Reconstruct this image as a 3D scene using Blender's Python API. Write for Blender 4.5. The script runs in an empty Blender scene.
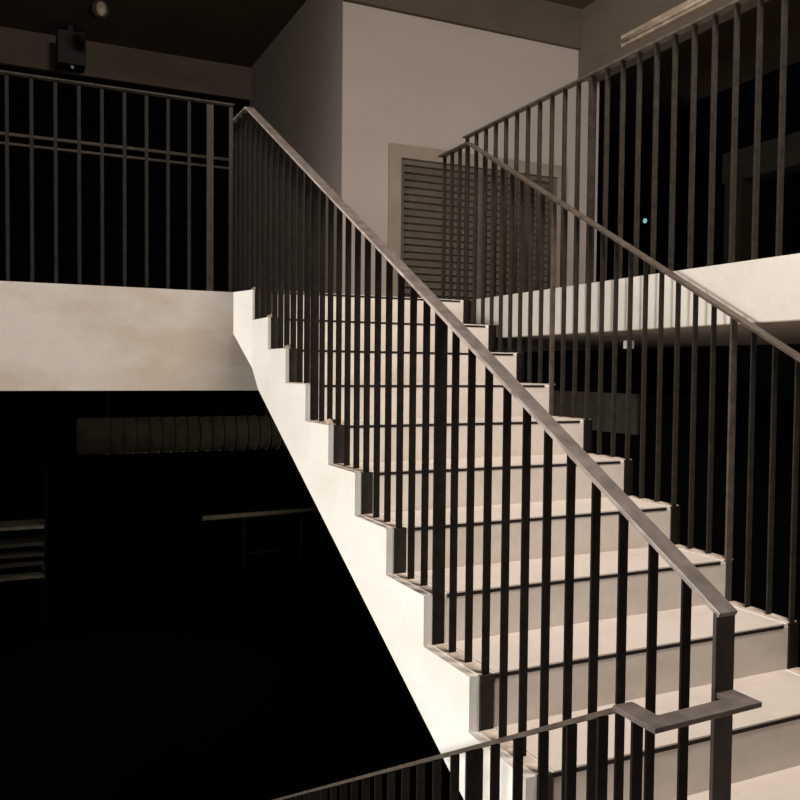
import bpy, bmesh, math, random
from mathutils import Vector, Matrix
random.seed(7)
sc = bpy.context.scene
C = sc.collection

# ------------------------------------------------------------------ materials
def new_mat(name):
    m = bpy.data.materials.new(name); m.use_nodes = True
    nt = m.node_tree; b = nt.nodes['Principled BSDF']
    return m, nt, b

def plain(name, col, rough=.5, metal=0., spec=.5, var=.15, scale=14., bump=0.):
    """procedural: base colour broken up by noise"""
    m, nt, b = new_mat(name)
    N = nt.nodes; L = nt.links
    tc = N.new('ShaderNodeTexCoord'); nz = N.new('ShaderNodeTexNoise')
    nz.inputs['Scale'].default_value = scale; nz.inputs['Detail'].default_value = 5
    L.new(tc.outputs['Object'], nz.inputs['Vector'])
    r = N.new('ShaderNodeValToRGB')
    r.color_ramp.elements[0].position = .3; r.color_ramp.elements[1].position = .7
    r.color_ramp.elements[0].color = [c*(1-var) for c in col] + [1]
    r.color_ramp.elements[1].color = [min(1, c*(1+var)) for c in col] + [1]
    L.new(nz.outputs['Fac'], r.inputs['Fac']); L.new(r.outputs['Color'], b.inputs['Base Color'])
    b.inputs['Roughness'].default_value = rough; b.inputs['Metallic'].default_value = metal
    b.inputs['Specular IOR Level'].default_value = spec
    if bump:
        bp = N.new('ShaderNodeBump'); bp.inputs['Strength'].default_value = bump
        bp.inputs['Distance'].default_value = .004
        nz2 = N.new('ShaderNodeTexNoise'); nz2.inputs['Scale'].default_value = scale*4
        L.new(tc.outputs['Object'], nz2.inputs['Vector'])
        L.new(nz2.outputs['Fac'], bp.inputs['Height']); L.new(bp.outputs['Normal'], b.inputs['Normal'])
    return m

def plaster(name, base, stain, sscale=1.1, amount=.5, rough=.85, grain=30.):
    """painted cement: large soft stains, fine mottling, slight bump"""
    m, nt, b = new_mat(name); N = nt.nodes; L = nt.links
    tc = N.new('ShaderNodeTexCoord')
    mp = N.new('ShaderNodeMapping'); mp.inputs['Scale'].default_value = (1, 1, 2.2)
    L.new(tc.outputs['Object'], mp.inputs['Vector'])
    n1 = N.new('ShaderNodeTexNoise'); n1.inputs['Scale'].default_value = sscale
    n1.inputs['Detail'].default_value = 7; n1.inputs['Roughness'].default_value = .6
    L.new(mp.outputs['Vector'], n1.inputs['Vector'])
    r1 = N.new('ShaderNodeValToRGB'); r1.color_ramp.elements[0].position = .48; r1.color_ramp.elements[1].position = .68
    r1.color_ramp.elements[0].color = (0, 0, 0, 1); r1.color_ramp.elements[1].color = (amount, amount, amount, 1)
    L.new(n1.outputs['Fac'], r1.inputs['Fac'])
    mx = N.new('ShaderNodeMix'); mx.data_type = 'RGBA'
    mx.inputs[6].default_value = list(base) + [1]; mx.inputs[7].default_value = list(stain) + [1]
    L.new(r1.outputs['Color'], mx.inputs[0])
    n2 = N.new('ShaderNodeTexNoise'); n2.inputs['Scale'].default_value = grain; n2.inputs['Detail'].default_value = 4
    L.new(tc.outputs['Object'], n2.inputs['Vector'])
    r2 = N.new('ShaderNodeMapRange'); r2.inputs['To Min'].default_value = .93; r2.inputs['To Max'].default_value = 1.05
    L.new(n2.outputs['Fac'], r2.inputs['Value'])
    mm = N.new('ShaderNodeMix'); mm.data_type = 'RGBA'; mm.blend_type = 'MULTIPLY'; mm.inputs[0].default_value = 1
    L.new(mx.outputs[2], mm.inputs[6]); L.new(r2.outputs['Result'], mm.inputs[7])
    L.new(mm.outputs[2], b.inputs['Base Color'])
    b.inputs['Roughness'].default_value = rough; b.inputs['Specular IOR Level'].default_value = .25
    bp = N.new('ShaderNodeBump'); bp.inputs['Strength'].default_value = .25; bp.inputs['Distance'].default_value = .003
    L.new(n2.outputs['Fac'], bp.inputs['Height']); L.new(bp.outputs['Normal'], b.inputs['Normal'])
    return m

def glow(name, col, s):
    m, nt, b = new_mat(name)
    b.inputs['Base Color'].default_value = list(col) + [1]
    b.inputs['Emission Color'].default_value = list(col) + [1]
    b.inputs['Emission Strength'].default_value = s
    return m

M = dict(
    stair=plaster('white_cement', (.80, .775, .73), (.62, .55, .46), 1.3, .35),
    tread=plaster('tread_cement', (.57, .515, .46), (.47, .41, .35), 3.2, .6),
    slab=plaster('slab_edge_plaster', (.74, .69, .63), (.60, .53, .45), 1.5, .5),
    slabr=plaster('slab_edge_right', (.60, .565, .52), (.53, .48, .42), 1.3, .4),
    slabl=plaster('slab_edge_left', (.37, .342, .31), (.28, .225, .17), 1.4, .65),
    wall=plaster('wall_plaster', (.50, .438, .396), (.43, .37, .33), .8, .4),
    soffit=plaster('soffit_concrete', (.40, .33, .27), (.28, .22, .17), 1.2, .6),
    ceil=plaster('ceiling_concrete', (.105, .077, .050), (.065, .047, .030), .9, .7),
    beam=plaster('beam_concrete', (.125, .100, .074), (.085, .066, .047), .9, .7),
    floor=plaster('floor_concrete', (.42, .37, .32), (.30, .26, .22), 1.2, .6),
    dark=plain('unlit_dark', (.003, .0027, .0034), .95, 0, .0),  # near-black colour stands in for the lack of light on these surfaces
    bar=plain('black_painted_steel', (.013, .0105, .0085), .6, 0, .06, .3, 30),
    barlit=plain('lit_black_steel', (.026, .0215, .017), .6, 0, .10, .3, 30),  # lighter copy of the bar steel, with the light on those bars painted in
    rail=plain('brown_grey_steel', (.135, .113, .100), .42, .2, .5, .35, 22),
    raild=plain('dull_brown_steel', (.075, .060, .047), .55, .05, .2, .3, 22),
    plate=plain('dark_steel_plate', (.022, .018, .015), .6, 0, .1, .3, 26),
    strip=plain('cement_smeared_strip', (.50, .43, .36), .7, 0, .2, .3, 25, .2),
    newel=plain('scuffed_grey_steel', (.050, .043, .037), .5, 0, .2, .4, 12),
    edge=plain('lit_steel_edge', (.30, .26, .23), .5, .1, .4, .4, 18),  # paler rail steel, painting in the light on its side face
    dab=plain('mortar_dab_cement', (.42, .33, .25), .9, 0, .1, .3, 40),
    groove=plain('dark_nosing', (.012, .010, .009), .7, 0, .2),
    frame=plain('door_frame_paint', (.33, .275, .225), .6, 0, .3, .1, 6),
    louvre=plain('door_louvre_paint', (.14, .118, .092), .55, 0, .3, .15, 6),
    louvreb=plain('door_louvre_shadow', (.12, .10, .078), .7, 0, .1),
    pipe=plain('grey_pipe', (.22, .19, .16), .5, 0, .4, .25, 9),
    duct=plain('duct_steel', (.11, .093, .065), .9, 0, .05, .3, 6),
    white=plain('white_plastic', (.75, .72, .66), .45, 0, .4, .05, 10),
    lamp=plain('lamp_housing', (.42, .34, .25), .4, 0, .5, .3, 10),
    blackbox=plain('black_housing', (.02, .017, .015), .6, 0, .3),
    dimsteel=plain('dim_rack_steel', (.085, .077, .06), .5, .2, .4, .3, 9),
    palesteel=plain('pale_rail_steel', (.45, .39, .31), .5, .1, .4, .2, 9),
    dimmer=plain('dim_olive_wall', (.012, .011, .007), .9, 0, .1, .3, 3),
    dimwall=plain('dim_brown_wall', (.060, .05, .04), .9, 0, .1, .3, 3),
)

# ------------------------------------------------------------------ mesh helpers
def add_box(bm, x0, x1, y0, y1, z0, z1):
    v = [bm.verts.new((x, y, z)) for z in (z0, z1) for y in (y0, y1) for x in (x0, x1)]
    for f in ((0, 2, 3, 1), (4, 5, 7, 6), (0, 1, 5, 4), (2, 6, 7, 3), (0, 4, 6, 2), (1, 3, 7, 5)):
        bm.faces.new([v[i] for i in f])

def add_prism_x(bm, pts, x0, x1):
    """pts: polygon in (y, z), extruded along x"""
    a = [bm.verts.new((x0, p[0], p[1])) for p in pts]
    b = [bm.verts.new((x1, p[0], p[1])) for p in pts]
    n = len(pts)
    bm.faces.new(a); bm.faces.new(b[::-1])
    for i in range(n):
        bm.faces.new([a[i], b[i], b[(i+1) % n], a[(i+1) % n]])

def add_prism_z(bm, pts, z0, z1):
    a = [bm.verts.new((p[0], p[1], z0)) for p in pts]
    b = [bm.verts.new((p[0], p[1], z1)) for p in pts]
    n = len(pts)
    bm.faces.new(a[::-1]); bm.faces.new(b)
    for i in range(n):
        bm.faces.new([a[i], a[(i+1) % n], b[(i+1) % n], b[i]])

def offset_path(pts, d):
    """polyline offset sideways by d with mitred joints"""
    out = []
    for i, p in enumerate(pts):
        p = Vector(p)
        if i == 0: t1 = t2 = (Vector(pts[1])-p).normalized()
        elif i == len(pts)-1: t1 = t2 = (p-Vector(pts[i-1])).normalized()
        else:
            t1 = (p-Vector(pts[i-1])).normalized(); t2 = (Vector(pts[i+1])-p).normalized()
        n1 = Vector((-t1.y, t1.x)); n2 = Vector((-t2.y, t2.x))
        m = (n1+n2).normalized()
        out.append(p + m*(d/max(.3, m.dot(n1))))
    return out

def strip_poly(pts, d0, d1):
    a = offset_path(pts, d0); b = offset_path(pts, d1)
    return [tuple(p) for p in a] + [tuple(p) for p in reversed(b)]

def add_cyl(bm, p, q, r, seg=16, r2=None):
    p = Vector(p); q = Vector(q); d = (q-p)
    z = d.normalized(); x = z.orthogonal().normalized(); y = z.cross(x)
    r2 = r if r2 is None else r2
    a = [bm.verts.new(p + (x*math.cos(t)+y*math.sin(t))*r) for t in [2*math.pi*i/seg for i in range(seg)]]
    b = [bm.verts.new(q + (x*math.cos(t)+y*math.sin(t))*r2) for t in [2*math.pi*i/seg for i in range(seg)]]
    bm.faces.new(a[::-1]); bm.faces.new(b)
    for i in range(seg):
        f = bm.faces.new([a[i], a[(i+1) % seg], b[(i+1) % seg], b[i]]); f.smooth = True

def obj(name, bm, mat, parent=None, bevel=0., recalc=True):
    if recalc: bmesh.ops.recalc_face_normals(bm, faces=bm.faces)
    me = bpy.data.meshes.new(name); bm.to_mesh(me); bm.free()
    me.materials.append(mat)
    o = bpy.data.objects.new(name, me); C.objects.link(o)
    if parent: o.parent = parent
    if bevel:
        md = o.modifiers.new('edge', 'BEVEL'); md.width = bevel; md.segments = 2; md.limit_method = 'ANGLE'
    return o

def box_obj(name, b, mat, parent=None, bevel=0.):
    bm = bmesh.new()
    if parent is not None:
        l = parent.location; b = (b[0]-l.x, b[1]-l.x, b[2]-l.y, b[3]-l.y, b[4]-l.z, b[5]-l.z)
    add_box(bm, *b)
    return obj(name, bm, mat, parent, bevel)

def struct(name, *boxes, mat=None, bevel=0.):
    bm = bmesh.new()
    for b in boxes: add_box(bm, *b)
    o = obj(name, bm, mat, None, bevel); o['kind'] = 'structure'
    return o

def thing(name, label, cat, loc=(0, 0, 0), group=None):
    o = bpy.data.objects.new(name, None); C.objects.link(o)
    o.location = loc; o.empty_display_size = .1
    o['label'] = label; o['category'] = cat
    if group: o['group'] = group
    return o

# ------------------------------------------------------------------ dimensions (metres; z = 0 is the upper floor)
H, G, W = .17, .3066, 1.356          # riser, going, flight width
S = H/G                              # pitch of the flight
YS = .2087                           # face of the left floor slab
XR = 1.45                            # face of the right floor slab
LAND = -12*H                         # half landing level
YL = -11*G                           # edge of the half landing
NSTEP = 11

# ------------------------------------------------------------------ floors / slabs
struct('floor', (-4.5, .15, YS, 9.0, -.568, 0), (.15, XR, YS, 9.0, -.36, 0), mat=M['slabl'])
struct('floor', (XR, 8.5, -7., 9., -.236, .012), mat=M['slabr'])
# underside of the right slab, bare concrete, with a downstand far behind
struct('ceiling', (XR+.004, 3.5, -7., 9., -.2405, -.2362), mat=M['soffit'])
struct('trim_1', (3.5, 3.8, -7., 9., -.62, -.2362), mat=M['dark'])
struct('floor', (-1.9, 3.2, -7., YL, LAND-.22, LAND), mat=M['floor'])
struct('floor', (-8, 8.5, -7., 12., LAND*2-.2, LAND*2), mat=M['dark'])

# ------------------------------------------------------------------ the upper flight
stair = thing('concrete_staircase', 'white cement staircase climbing between two black steel balustrades', 'staircase', (W/2, YL/2, LAND))
def soff(y): return -.491 + .5165*y
def loc_pts(pts, o): return [(y-o.location.y, z-o.location.z) for y, z in pts]
bm = bmesh.new()
inner = [(-k*G, -(k+1)*H) for k in range(NSTEP+1)]
poly = [(0, -H), (-NSTEP*G, -(NSTEP+1)*H), (-NSTEP*G, -(NSTEP+1)*H-.22), (-NSTEP*G+.32, soff(-NSTEP*G+.32)), (-.118, -.552), (0, -.44)]
add_prism_x(bm, loc_pts(poly, stair), -W/2, W/2)
obj('waist_slab', bm, M['stair'], stair)
for k in range(0, NSTEP+1):
    bm = bmesh.new()
    if k == 0:
        pts = None
    else:
        pts = [(-k*G, -k*H), (-(k-1)*G, -k*H), (-k*G, -(k+1)*H)]
    if pts: add_prism_x(bm, loc_pts(pts, stair), -W/2, W/2)
    else:                                    # top step: its left side flares out to the slab edge
        fl = -.056
        q = [(0, 0, 0), (0, 0, -.44), (fl, YS-.001, -.24), (fl, YS-.001, 0), (W, 0, 0), (W, 0, -.44), (W, YS-.001, -.24), (W, YS-.001, 0)]
        v = [bm.verts.new((a-W/2, b-stair.location.y, c-LAND)) for a, b, c in q]
        for f in ((0, 1, 2, 3), (4, 7, 6, 5), (0, 3, 7, 4), (1, 5, 6, 2), (0, 4, 5, 1), (3, 2, 6, 7)): bm.faces.new([v[i] for i in f])
    st = obj('step', bm, M['stair'], stair)
    # cement tread surface inside the two side bands
    if k:
        bm = bmesh.new(); add_box(bm, .09-W/2, W/2-.03, -k*G-.0015-stair.location.y, -(k-1)*G-.0015-stair.location.y, -k*H-.003-LAND, -k*H+.0025-LAND)
        obj('tread', bm, M['tread'], st)
    bm = bmesh.new(); add_box(bm, .09-W/2, W/2-.002, -k*G-.002-stair.location.y, -k*G+.004-stair.location.y, -(k+1)*H-LAND, -k*H-.012-LAND)
    obj('riser', bm, M['tread'], st)
    bm = bmesh.new(); add_box(bm, .087-W/2, W/2-.032, -k*G-.004-stair.location.y, -k*G+.004-stair.location.y, -k*H-.0145-LAND, -k*H-.0032-LAND)
    obj('nosing_strip', bm, M['groove'], st)

# dabs of mortar left beside the bar feet at the top of the flight
for k, px_, r_ in ((0, .018, .016), (1, .022, .018), (2, .026, .02), (4, .03, .026), (4, .075, .018)):
    bm = bmesh.new(); bmesh.ops.create_icosphere(bm, subdivisions=2, radius=r_)
    for v in bm.verts: v.co = Vector((v.co.x*1.2, v.co.y*.8, v.co.z*.9)) * (1 + random.uniform(-.18, .18))
    bmesh.ops.translate(bm, vec=(px_-W/2, -k*G-.004-stair.location.y + (.04 if k == 4 else .02), -k*H+.004-LAND), verts=bm.verts)
    obj('mortar_dab', bm, M['dab'], stair)

# ------------------------------------------------------------------ the lower flight, going down beside the upper one (below the frame)
bm = bmesh.new()
pts = []
for k in range(0, 12):
    pts += [(YL+k*G, LAND-k*H), (YL+k*G, LAND-(k+1)*H)]
pts = [(YL, LAND)] + pts[1:] + [(YL+11*G+.3, 2*LAND), (YL+.02, LAND-.4)]
add_prism_x(bm, pts, -1.75, -.13)
o = obj('floor_stair_lower', bm, M['stair']); o['kind'] = 'structure'

# ------------------------------------------------------------------ balustrades
def flat_rail_x(name, path, x0, x1, t, mat, parent, bevel=.0012):
    """flat bar, top face on the path (y, z), lying across x0..x1"""
    bm = bmesh.new(); add_prism_x(bm, strip_poly(path, 0, -t), x0, x1)
    return obj(name, bm, mat, parent, bevel)

def skew(y, on):
    return -.022*min(1.2, max(0., (y+2.4)/2.4)) if on else 0.

def stair_rail(root, xa, xb, c, y_top, z_top, bmat, rmat, posts, newel, pmat, strips=True, top_from=0.0, end_w=.05):
    """handrail, balusters, posts, riser plates and tread strips of the upper flight"""
    xm = (xa+xb)/2
    ynw = YL
    yk = (z_top-c)/S                                            # where the slope turns level
    path = [(ynw-.012, c+S*(ynw-.012)), (yk, z_top), (y_top, z_top)]
    if path[0][0] > path[-1][0]: path.reverse()
    sk = xb < 1
    path.insert(1, (-2.4, c+S*-2.4))
    hr = flat_rail_x('handrail', path, xa, xb, .011, rmat, root)
    for v in hr.data.vertices: v.co.x += skew(v.co.y, sk)
    def under(y): return (c+S*y if y < yk else z_top) - .0115
    n = 0
    for k in range(0, NSTEP+1):
        for j in range(3):
            y = -k*G - j*G/3 + .006
            if y < ynw-.05: continue
            tread = -k*H if j == 0 else -(k+1)*H
            idx = k*3+j
            if idx in posts:
                w = posts[idx]
                d = skew(y, sk)
                box_obj('newel_post' if idx == 33 else 'post', (xm+d-w/2, xm+d+w/2, y-.010, y-.001, -(k+1)*H if idx != 33 else LAND, under(y)), pmat, root, .001)
                continue
            d = skew(y, sk); hw = .0145 if sk and y > -.95 else .0125
            box_obj('baluster', (xm+d-hw, xm+d+hw, y-.006, y, tread, under(y)), bmat, root)
    y = .006 + G/3
    while y < y_top-.01:
        d = skew(y, sk); hw = .0145 if sk else .0125
        box_obj('baluster', (xm+d-hw, xm+d+hw, y-.006, y, 0, under(y)), bmat, root)
        y += G/3
    if strips:
        for k in range(0, NSTEP):
            d = skew(-k*G, sk)
            if k*3 not in posts:
                box_obj('riser_plate', (xa+.002+d, xb+d, -k*G-.010, -k*G-.0005, -(k+1)*H, -k*H+.001), M['plate'] if sk else M['bar'], root, .001)
            box_obj('tread_strip', (xa+d, xb+d, -(k+1)*G+.0, -k*G-.010, -(k+1)*H-.002 if xb < 1 else -(k+1)*H-.004, -(k+1)*H+.004), M['strip'], root)

left = thing('stair_balustrade', 'black steel balustrade along the open left edge of the white stairs', 'railing', (0, 0, 0))
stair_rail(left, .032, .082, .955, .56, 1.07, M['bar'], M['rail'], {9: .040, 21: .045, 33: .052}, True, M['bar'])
for ch in left.children:
    if ch.name.startswith('newel'): ch.data.materials[0] = M['newel']
    if ch.name.startswith('handrail'):      # side light painted in as paler faces on the open side
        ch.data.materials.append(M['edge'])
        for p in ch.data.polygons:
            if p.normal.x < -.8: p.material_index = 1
right = thing('stair_balustrade', 'black steel balustrade on the right of the stairs, in front of the white slab', 'railing', (0, 0, 0))
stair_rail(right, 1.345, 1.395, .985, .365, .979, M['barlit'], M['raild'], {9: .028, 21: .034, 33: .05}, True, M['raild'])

# lower balustrade: slopes down away from the landing, and its rail loops round to the newel of the upper flight
low = thing('stair_balustrade', 'lower black balustrade in the foreground with a flat handrail bent round the newel post', 'railing', (0, 0, 0))
xa, xb = -.205, -.157
cz = -2.942
y0 = -3.35
flat_rail_x('handrail', [(y0, cz-S*y0), (y0+3.2, cz-S*(y0+3.2))], xa, xb, .010, M['raild'], low)
zl = -1.080
bm = bmesh.new()
add_prism_z(bm, [(xa, y0), (xa, -3.466), (.074, -3.456), (.074, -3.384), (.028, -3.384), (.028, -3.412), (xb, -3.421), (xb, y0)], zl-.011, zl)
obj('handrail_bend', bm, M['rail'], low, .0015)
xm = (xa+xb)/2
for n in range(0, 30):
    y = -3.39 + .1*n
    k = max(0, math.ceil((y-YL)/G - 1e-6))
    base = LAND - (k*H if y > YL else 0)
    top = (cz-S*y-.0105) if y > y0 else zl-.0115
    w = .048 if n in (6, 18) else .025
    box_obj('post' if w > .03 else 'baluster', (xm-w/2, xm+w/2, y-(.008 if w > .03 else .006), y, base, top), M['bar'], low)

# level guard on the left floor slab
gl = thing('guard_railing', 'level black guard railing on the upper left floor edge', 'railing', (0, 0, 0))
yg = .235
box_obj('top_rail', (-2.2, -.05, yg-.02, yg+.02, 1.068, 1.078), M['barlit'], gl, .001)
x = -.066-.12
xs = [-.066, -.186] + [-.304-.1165*i for i in range(16)]
for i, x in enumerate(xs):
    w = .038 if i == 1 else (.022 if i == 0 else .018)
    box_obj('post' if i < 2 else 'baluster', (x-w/2, x+w/2, yg-.004, yg+.004, 0, 1.068), M['bar'] if i > 1 else M['barlit'], gl)

# level guard on the right floor slab
gr = thing('guard_railing', 'level black guard railing above the white slab edge on the right', 'railing', (0, 0, 0))
xg = 1.485
box_obj('top_rail', (xg-.02, xg+.02, -3.6, .245, 1.078, 1.089), M['raild'], gr, .001)
for i in range(33):
    y = .215 - .1175*i
    w = .045 if i in (11, 32) else .025
    if y < -3.6: break
    box_obj('post' if w > .03 else 'baluster', (xg-w/2, xg+w/2, y-.005, y+.005, .012, 1.078), M['barlit'], gr)

# ------------------------------------------------------------------ the white block with its louvred door
YW, XC = 3.4, 1.842
ZC = 3.70
D0, D1, DT = 2.355, 4.58, 1.905
struct('wall_front', (XC, D0, YW, YW+.2, 0, ZC), (D1, 5.05, YW, YW+.2, 0.012, ZC), (D0, D1, YW, YW+.2, DT, ZC), mat=M['wall'])
struct('wall_left', (XC, XC+.2, YW+.2, 9., 0, ZC), mat=M['wall'])
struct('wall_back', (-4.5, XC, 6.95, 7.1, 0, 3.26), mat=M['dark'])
dr = thing('door_1', '', 'door', (D0, YW, 0)); del dr['label']; del dr['category']; dr['kind'] = 'structure'
bm = bmesh.new(); fw = .14
add_box(bm, 0, fw, -.03, .1, .012, DT); add_box(bm, D1-D0-fw*.7, D1-D0, -.03, .1, .012, DT); add_box(bm, fw, D1-D0-fw*.7, -.03, .1, DT-.135, DT)
obj('door_frame', bm, M['frame'], dr, .004)
leafs = [(fw, 1.12), (1.125, D1-D0-fw*.7)]
for a, b in leafs:
    bm = bmesh.new(); z1 = DT-.14
    add_box(bm, a, a+.05, .01, .05, .02, z1); add_box(bm, b-.05, b, .01, .05, .02, z1)
    add_box(bm, a+.05, b-.05, .01, .05, z1-.05, z1); add_box(bm, a+.05, b-.05, .01, .05, .02, .12)
    lf = obj('door_leaf', bm, M['louvre'], dr)
    bm = bmesh.new(); z = .14
    while z < z1-.07:
        v = [bm.verts.new(p) for p in ((a+.05, .008, z), (b-.05, .008, z), (b-.05, .045, z+.062), (a+.05, .045, z+.062),
                                       (a+.05, .014, z-.002), (b-.05, .014, z-.002), (b-.05, .051, z+.060), (a+.05, .051, z+.060))]
        for f in ((0, 1, 2, 3), (7, 6, 5, 4), (0, 4, 5, 1), (3, 2, 6, 7), (0, 3, 7, 4), (1, 5, 6, 2)): bm.faces.new([v[i] for i in f])
        z += .075
    obj('louvre_slats', bm, M['louvre'], lf)
    bm = bmesh.new(); add_box(bm, a+.05, b-.05, .052, .056, .1, z1-.05); obj('backing', bm, M['louvreb'], lf)

# ------------------------------------------------------------------ ceiling and beams
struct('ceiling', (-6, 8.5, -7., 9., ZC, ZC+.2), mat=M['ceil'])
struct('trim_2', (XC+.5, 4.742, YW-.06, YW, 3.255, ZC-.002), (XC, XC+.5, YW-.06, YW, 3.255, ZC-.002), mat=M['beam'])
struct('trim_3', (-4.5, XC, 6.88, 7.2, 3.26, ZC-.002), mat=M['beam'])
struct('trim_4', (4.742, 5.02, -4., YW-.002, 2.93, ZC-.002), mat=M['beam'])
struct('trim_5', (6., 6.25, -3., 2.42, 1.67, 2.0), (6., 6.25, 2.14, 2.38, .012, 1.67), mat=M['dimmer'])
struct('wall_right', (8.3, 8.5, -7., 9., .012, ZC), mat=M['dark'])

# lower storey seen past the stairs
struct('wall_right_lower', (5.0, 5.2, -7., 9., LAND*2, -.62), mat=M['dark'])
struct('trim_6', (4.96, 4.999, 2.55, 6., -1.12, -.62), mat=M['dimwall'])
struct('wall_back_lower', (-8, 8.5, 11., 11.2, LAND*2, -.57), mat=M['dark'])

# ------------------------------------------------------------------ small things
t = thing('batten_lamp', 'unlit pale batten lamp fixed high on the right-hand beam', 'lamp', (4.70, 1.95, 3.06))
bm = bmesh.new(); add_box(bm, -.0, .043, -.66, .66, -.045, .075); obj('lamp_body', bm, M['lamp'], t, .004)
bm = bmesh.new(); add_cyl(bm, (-.02, -.64, -.0), (-.02, .64, -.0), .019); obj('tube', bm, M['lamp'], t)

t = thing('ceiling_spotlight', 'small ceiling spotlight with a pale round face, top left', 'lamp', (-.30, 5.3, ZC))
bm = bmesh.new(); add_cyl(bm, (0, 0, 0), (0, 0, -.12), .02); obj('stem', bm, M['blackbox'], t)
bm = bmesh.new(); add_cyl(bm, (-.02, .1, -.2), (.02, -.1, -.24), .075, 20, .09); obj('lamp_head', bm, M['blackbox'], t)
bm = bmesh.new(); bmesh.ops.create_uvsphere(bm, u_segments=20, v_segments=12, radius=.075)
bmesh.ops.scale(bm, vec=(.75, .45, 1.05), verts=bm.verts); bmesh.ops.translate(bm, vec=(.022, -.11, -.243), verts=bm.verts)
for f in bm.faces: f.smooth = True
obj('lamp_face', bm, M['lamp'], t)

t = thing('hanging_box', 'small black box hanging from the ceiling in front of the far left beam', 'box', (-.5, 6.5, 3.62))
bm = bmesh.new(); add_box(bm, -.16, .16, -.15, .15, -.42, -.02); obj('housing', bm, M['blackbox'], t, .01)
bm = bmesh.new(); add_box(bm, -.03, .03, -.03, .03, -.02, .08); obj('bracket', bm, M['blackbox'], t)
bm = bmesh.new(); add_cyl(bm, (-.0, -.13, -.44), (0.01, -.155, -.46), .016); obj('indicator', bm, M['white'], t)

for z, lab, r in ((2.39, 'upper of two long grey pipes behind the left guard railing', .022), (2.275, 'lower of two long grey pipes behind the left guard railing', .017)):
    t = thing('pipe', lab, 'pipe', (.1, 6.85, z), 'pipes along the dark back wall')
    bm = bmesh.new(); add_cyl(bm, (-2.6, -.05, 0), (1.45, -.05, 0), r); obj('tube', bm, M['pipe'], t)
    bm = bmesh.new()
    for xx in (-1.9, -.6, .7): add_box(bm, xx-.015, xx+.015, -.05, .1, -.012, .012)
    obj('wall_clip', bm, M['pipe'], t)

t = thing('ventilation_duct', 'ribbed metal ventilation duct hanging under the left floor slab', 'duct', (.6, 3.5, -1.07))
bm = bmesh.new(); add_cyl(bm, (-1.26, 0, 0), (2.2, 0, 0), .165, 40)
obj('duct_tube', bm, M['duct'], t)
for i in range(28):
    bm = bmesh.new(); xx = -1.0+i*.115; add_cyl(bm, (xx-.008, 0, 0), (xx+.008, 0, 0), .172, 40)
    obj('duct_rib', bm, M['duct'], t)
for xx in (-1.0, .5, 1.8):
    bm = bmesh.new(); add_cyl(bm, (xx, 0, .16), (xx, 0, .502), .006, 8); obj('hanger', bm, M['blackbox'], t)

t = thing('metal_handrail', 'dim steel handrail on the dark lower floor, below the duct', 'railing', (1.8, 10., 2*LAND))
bm = bmesh.new(); add_cyl(bm, (0.05, 0, 1.03), (2.3, 0, 1.06), .045); obj('top_rail', bm, M['palesteel'], t)
bm = bmesh.new(); add_cyl(bm, (.8, 0, .35), (1.9, 0, .37), .02); obj('mid_rail', bm, M['blackbox'], t)
for xx in (.78, 1.85):
    bm = bmesh.new(); add_cyl(bm, (xx, 0, 0), (xx, 0, 1.03), .03); obj('post', bm, M['blackbox'], t)

t = thing('storage_rack', 'dim storage rack with long shelves in the dark at lower left', 'rack', (-1.6, 7.55, 2*LAND))
for i, (z, mt) in enumerate(((1.563, 'dimsteel'), (1.34, 'blackbox'), (1.2, 'blackbox'), (1.08, 'blackbox'), (.91, 'dimsteel'))):
    bm = bmesh.new(); add_box(bm, -1., .83, -.25, .25, z-.045, z); obj('shelf', bm, M[mt], t)
for xx in (-1., .83):
    for yy in (-.25, .25):
        bm = bmesh.new(); add_box(bm, xx-.02, xx+.02, yy-.02, yy+.02, 0, 2.27); obj('upright', bm, M['dark'], t)

t = thing('junction_box', 'small white box under the right slab soffit', 'electrical box', (2.31, -.42, -.2405))
bm = bmesh.new(); add_box(bm, -.025, .025, -.025, .025, -.052, 0); obj('housing', bm, M['white'], t, .004)
bm = bmesh.new(); add_box(bm, -.02, .02, -.028, -.025, -.046, -.006); obj('cover', bm, M['white'], t, .001)

t = thing('indicator_light', 'tiny blue-white light glowing in the dark behind the right guard railing', 'light', (8.28, 6.2, 2.04))
bm = bmesh.new(); add_box(bm, -.03, .02, -.07, .07, -.03, .05); obj('housing', bm, M['blackbox'], t)
bm = bmesh.new(); add_cyl(bm, (-.045, .02, 0), (-.03, .02, 0), .04, 12); obj('lens', bm, glow('blue_glow', (.35, .6, .75), .7), t)

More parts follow.
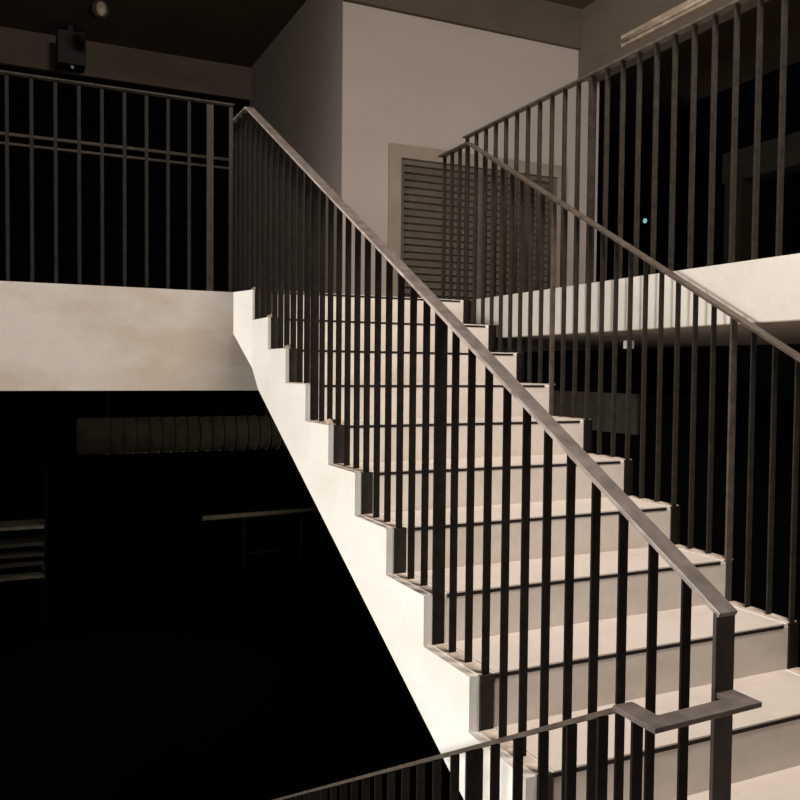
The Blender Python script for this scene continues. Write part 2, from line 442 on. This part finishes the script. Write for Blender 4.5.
# ------------------------------------------------------------------ camera (solved from the photograph)
f_px, pitch, yaw, roll = 840.7, -.0353, .44, .0095
cam_d = bpy.data.cameras.new('camera'); cam = bpy.data.objects.new('camera', cam_d); C.objects.link(cam)
cam_d.sensor_width = 36; cam_d.sensor_fit = 'HORIZONTAL'; cam_d.lens = 36*f_px/800
F = Vector((math.sin(yaw)*math.cos(pitch), math.cos(yaw)*math.cos(pitch), math.sin(pitch)))
R0 = Vector((math.cos(yaw), -math.sin(yaw), 0)); U0 = R0.cross(F)
R = R0*math.cos(roll) + U0*math.sin(roll); U = U0*math.cos(roll) - R0*math.sin(roll)
mw = Matrix((R, U, -F)).transposed().to_4x4(); mw.translation = (-1.2564, -4.614, -.442)
cam.matrix_world = mw; cam_d.clip_start = .02
sc.camera = cam

# ------------------------------------------------------------------ lights
def light(kind, name, loc, target, energy, col, size=.5, **kw):
    d = bpy.data.lights.new(name, kind); d.energy = energy; d.color = col
    if kind == 'AREA': d.size = size
    else: d.shadow_soft_size = size
    for k, v in kw.items(): setattr(d, k, v)
    o = bpy.data.objects.new(name, d); C.objects.link(o); o.location = loc
    o.rotation_euler = (Vector(target)-Vector(loc)).to_track_quat('-Z', 'Y').to_euler()
    return o
light('SPOT', 'floodlight_left', (-9, -4.5, -.9), (1, -3.9, -.5), 4000, (1, .95, .895), 1.1, spot_size=math.radians(72), spot_blend=.45)
light('AREA', 'fill_overhead', (.7, -3.3, 3.6), (.7, -1.0, -.3), 430, (1, .90, .81), 1.0)  # unseen fill added overhead to light treads and risers
light('POINT', 'fill_stair_side', (-2.6, -2.0, -.72), (0, 0, 0), 55, (1, .93, .85), .3)  # added fill without a visible source, brightens duct and stringer
light('POINT', 'fill_lower_floor', (-.3, 5.4, -1.7), (0, 0, 0), 70, (1, .9, .75), .2)  # added fill, no lamp stands here; lifts the rack and lower handrail

w = bpy.data.worlds.new('night'); sc.world = w; w.use_nodes = True
bg = w.node_tree.nodes['Background']; bg.inputs[0].default_value = (.9, .8, 1, 1); bg.inputs[1].default_value = .0004
sc.view_settings.view_transform = 'Standard'
sc.view_settings.look = 'None'
sc.view_settings.exposure = 0
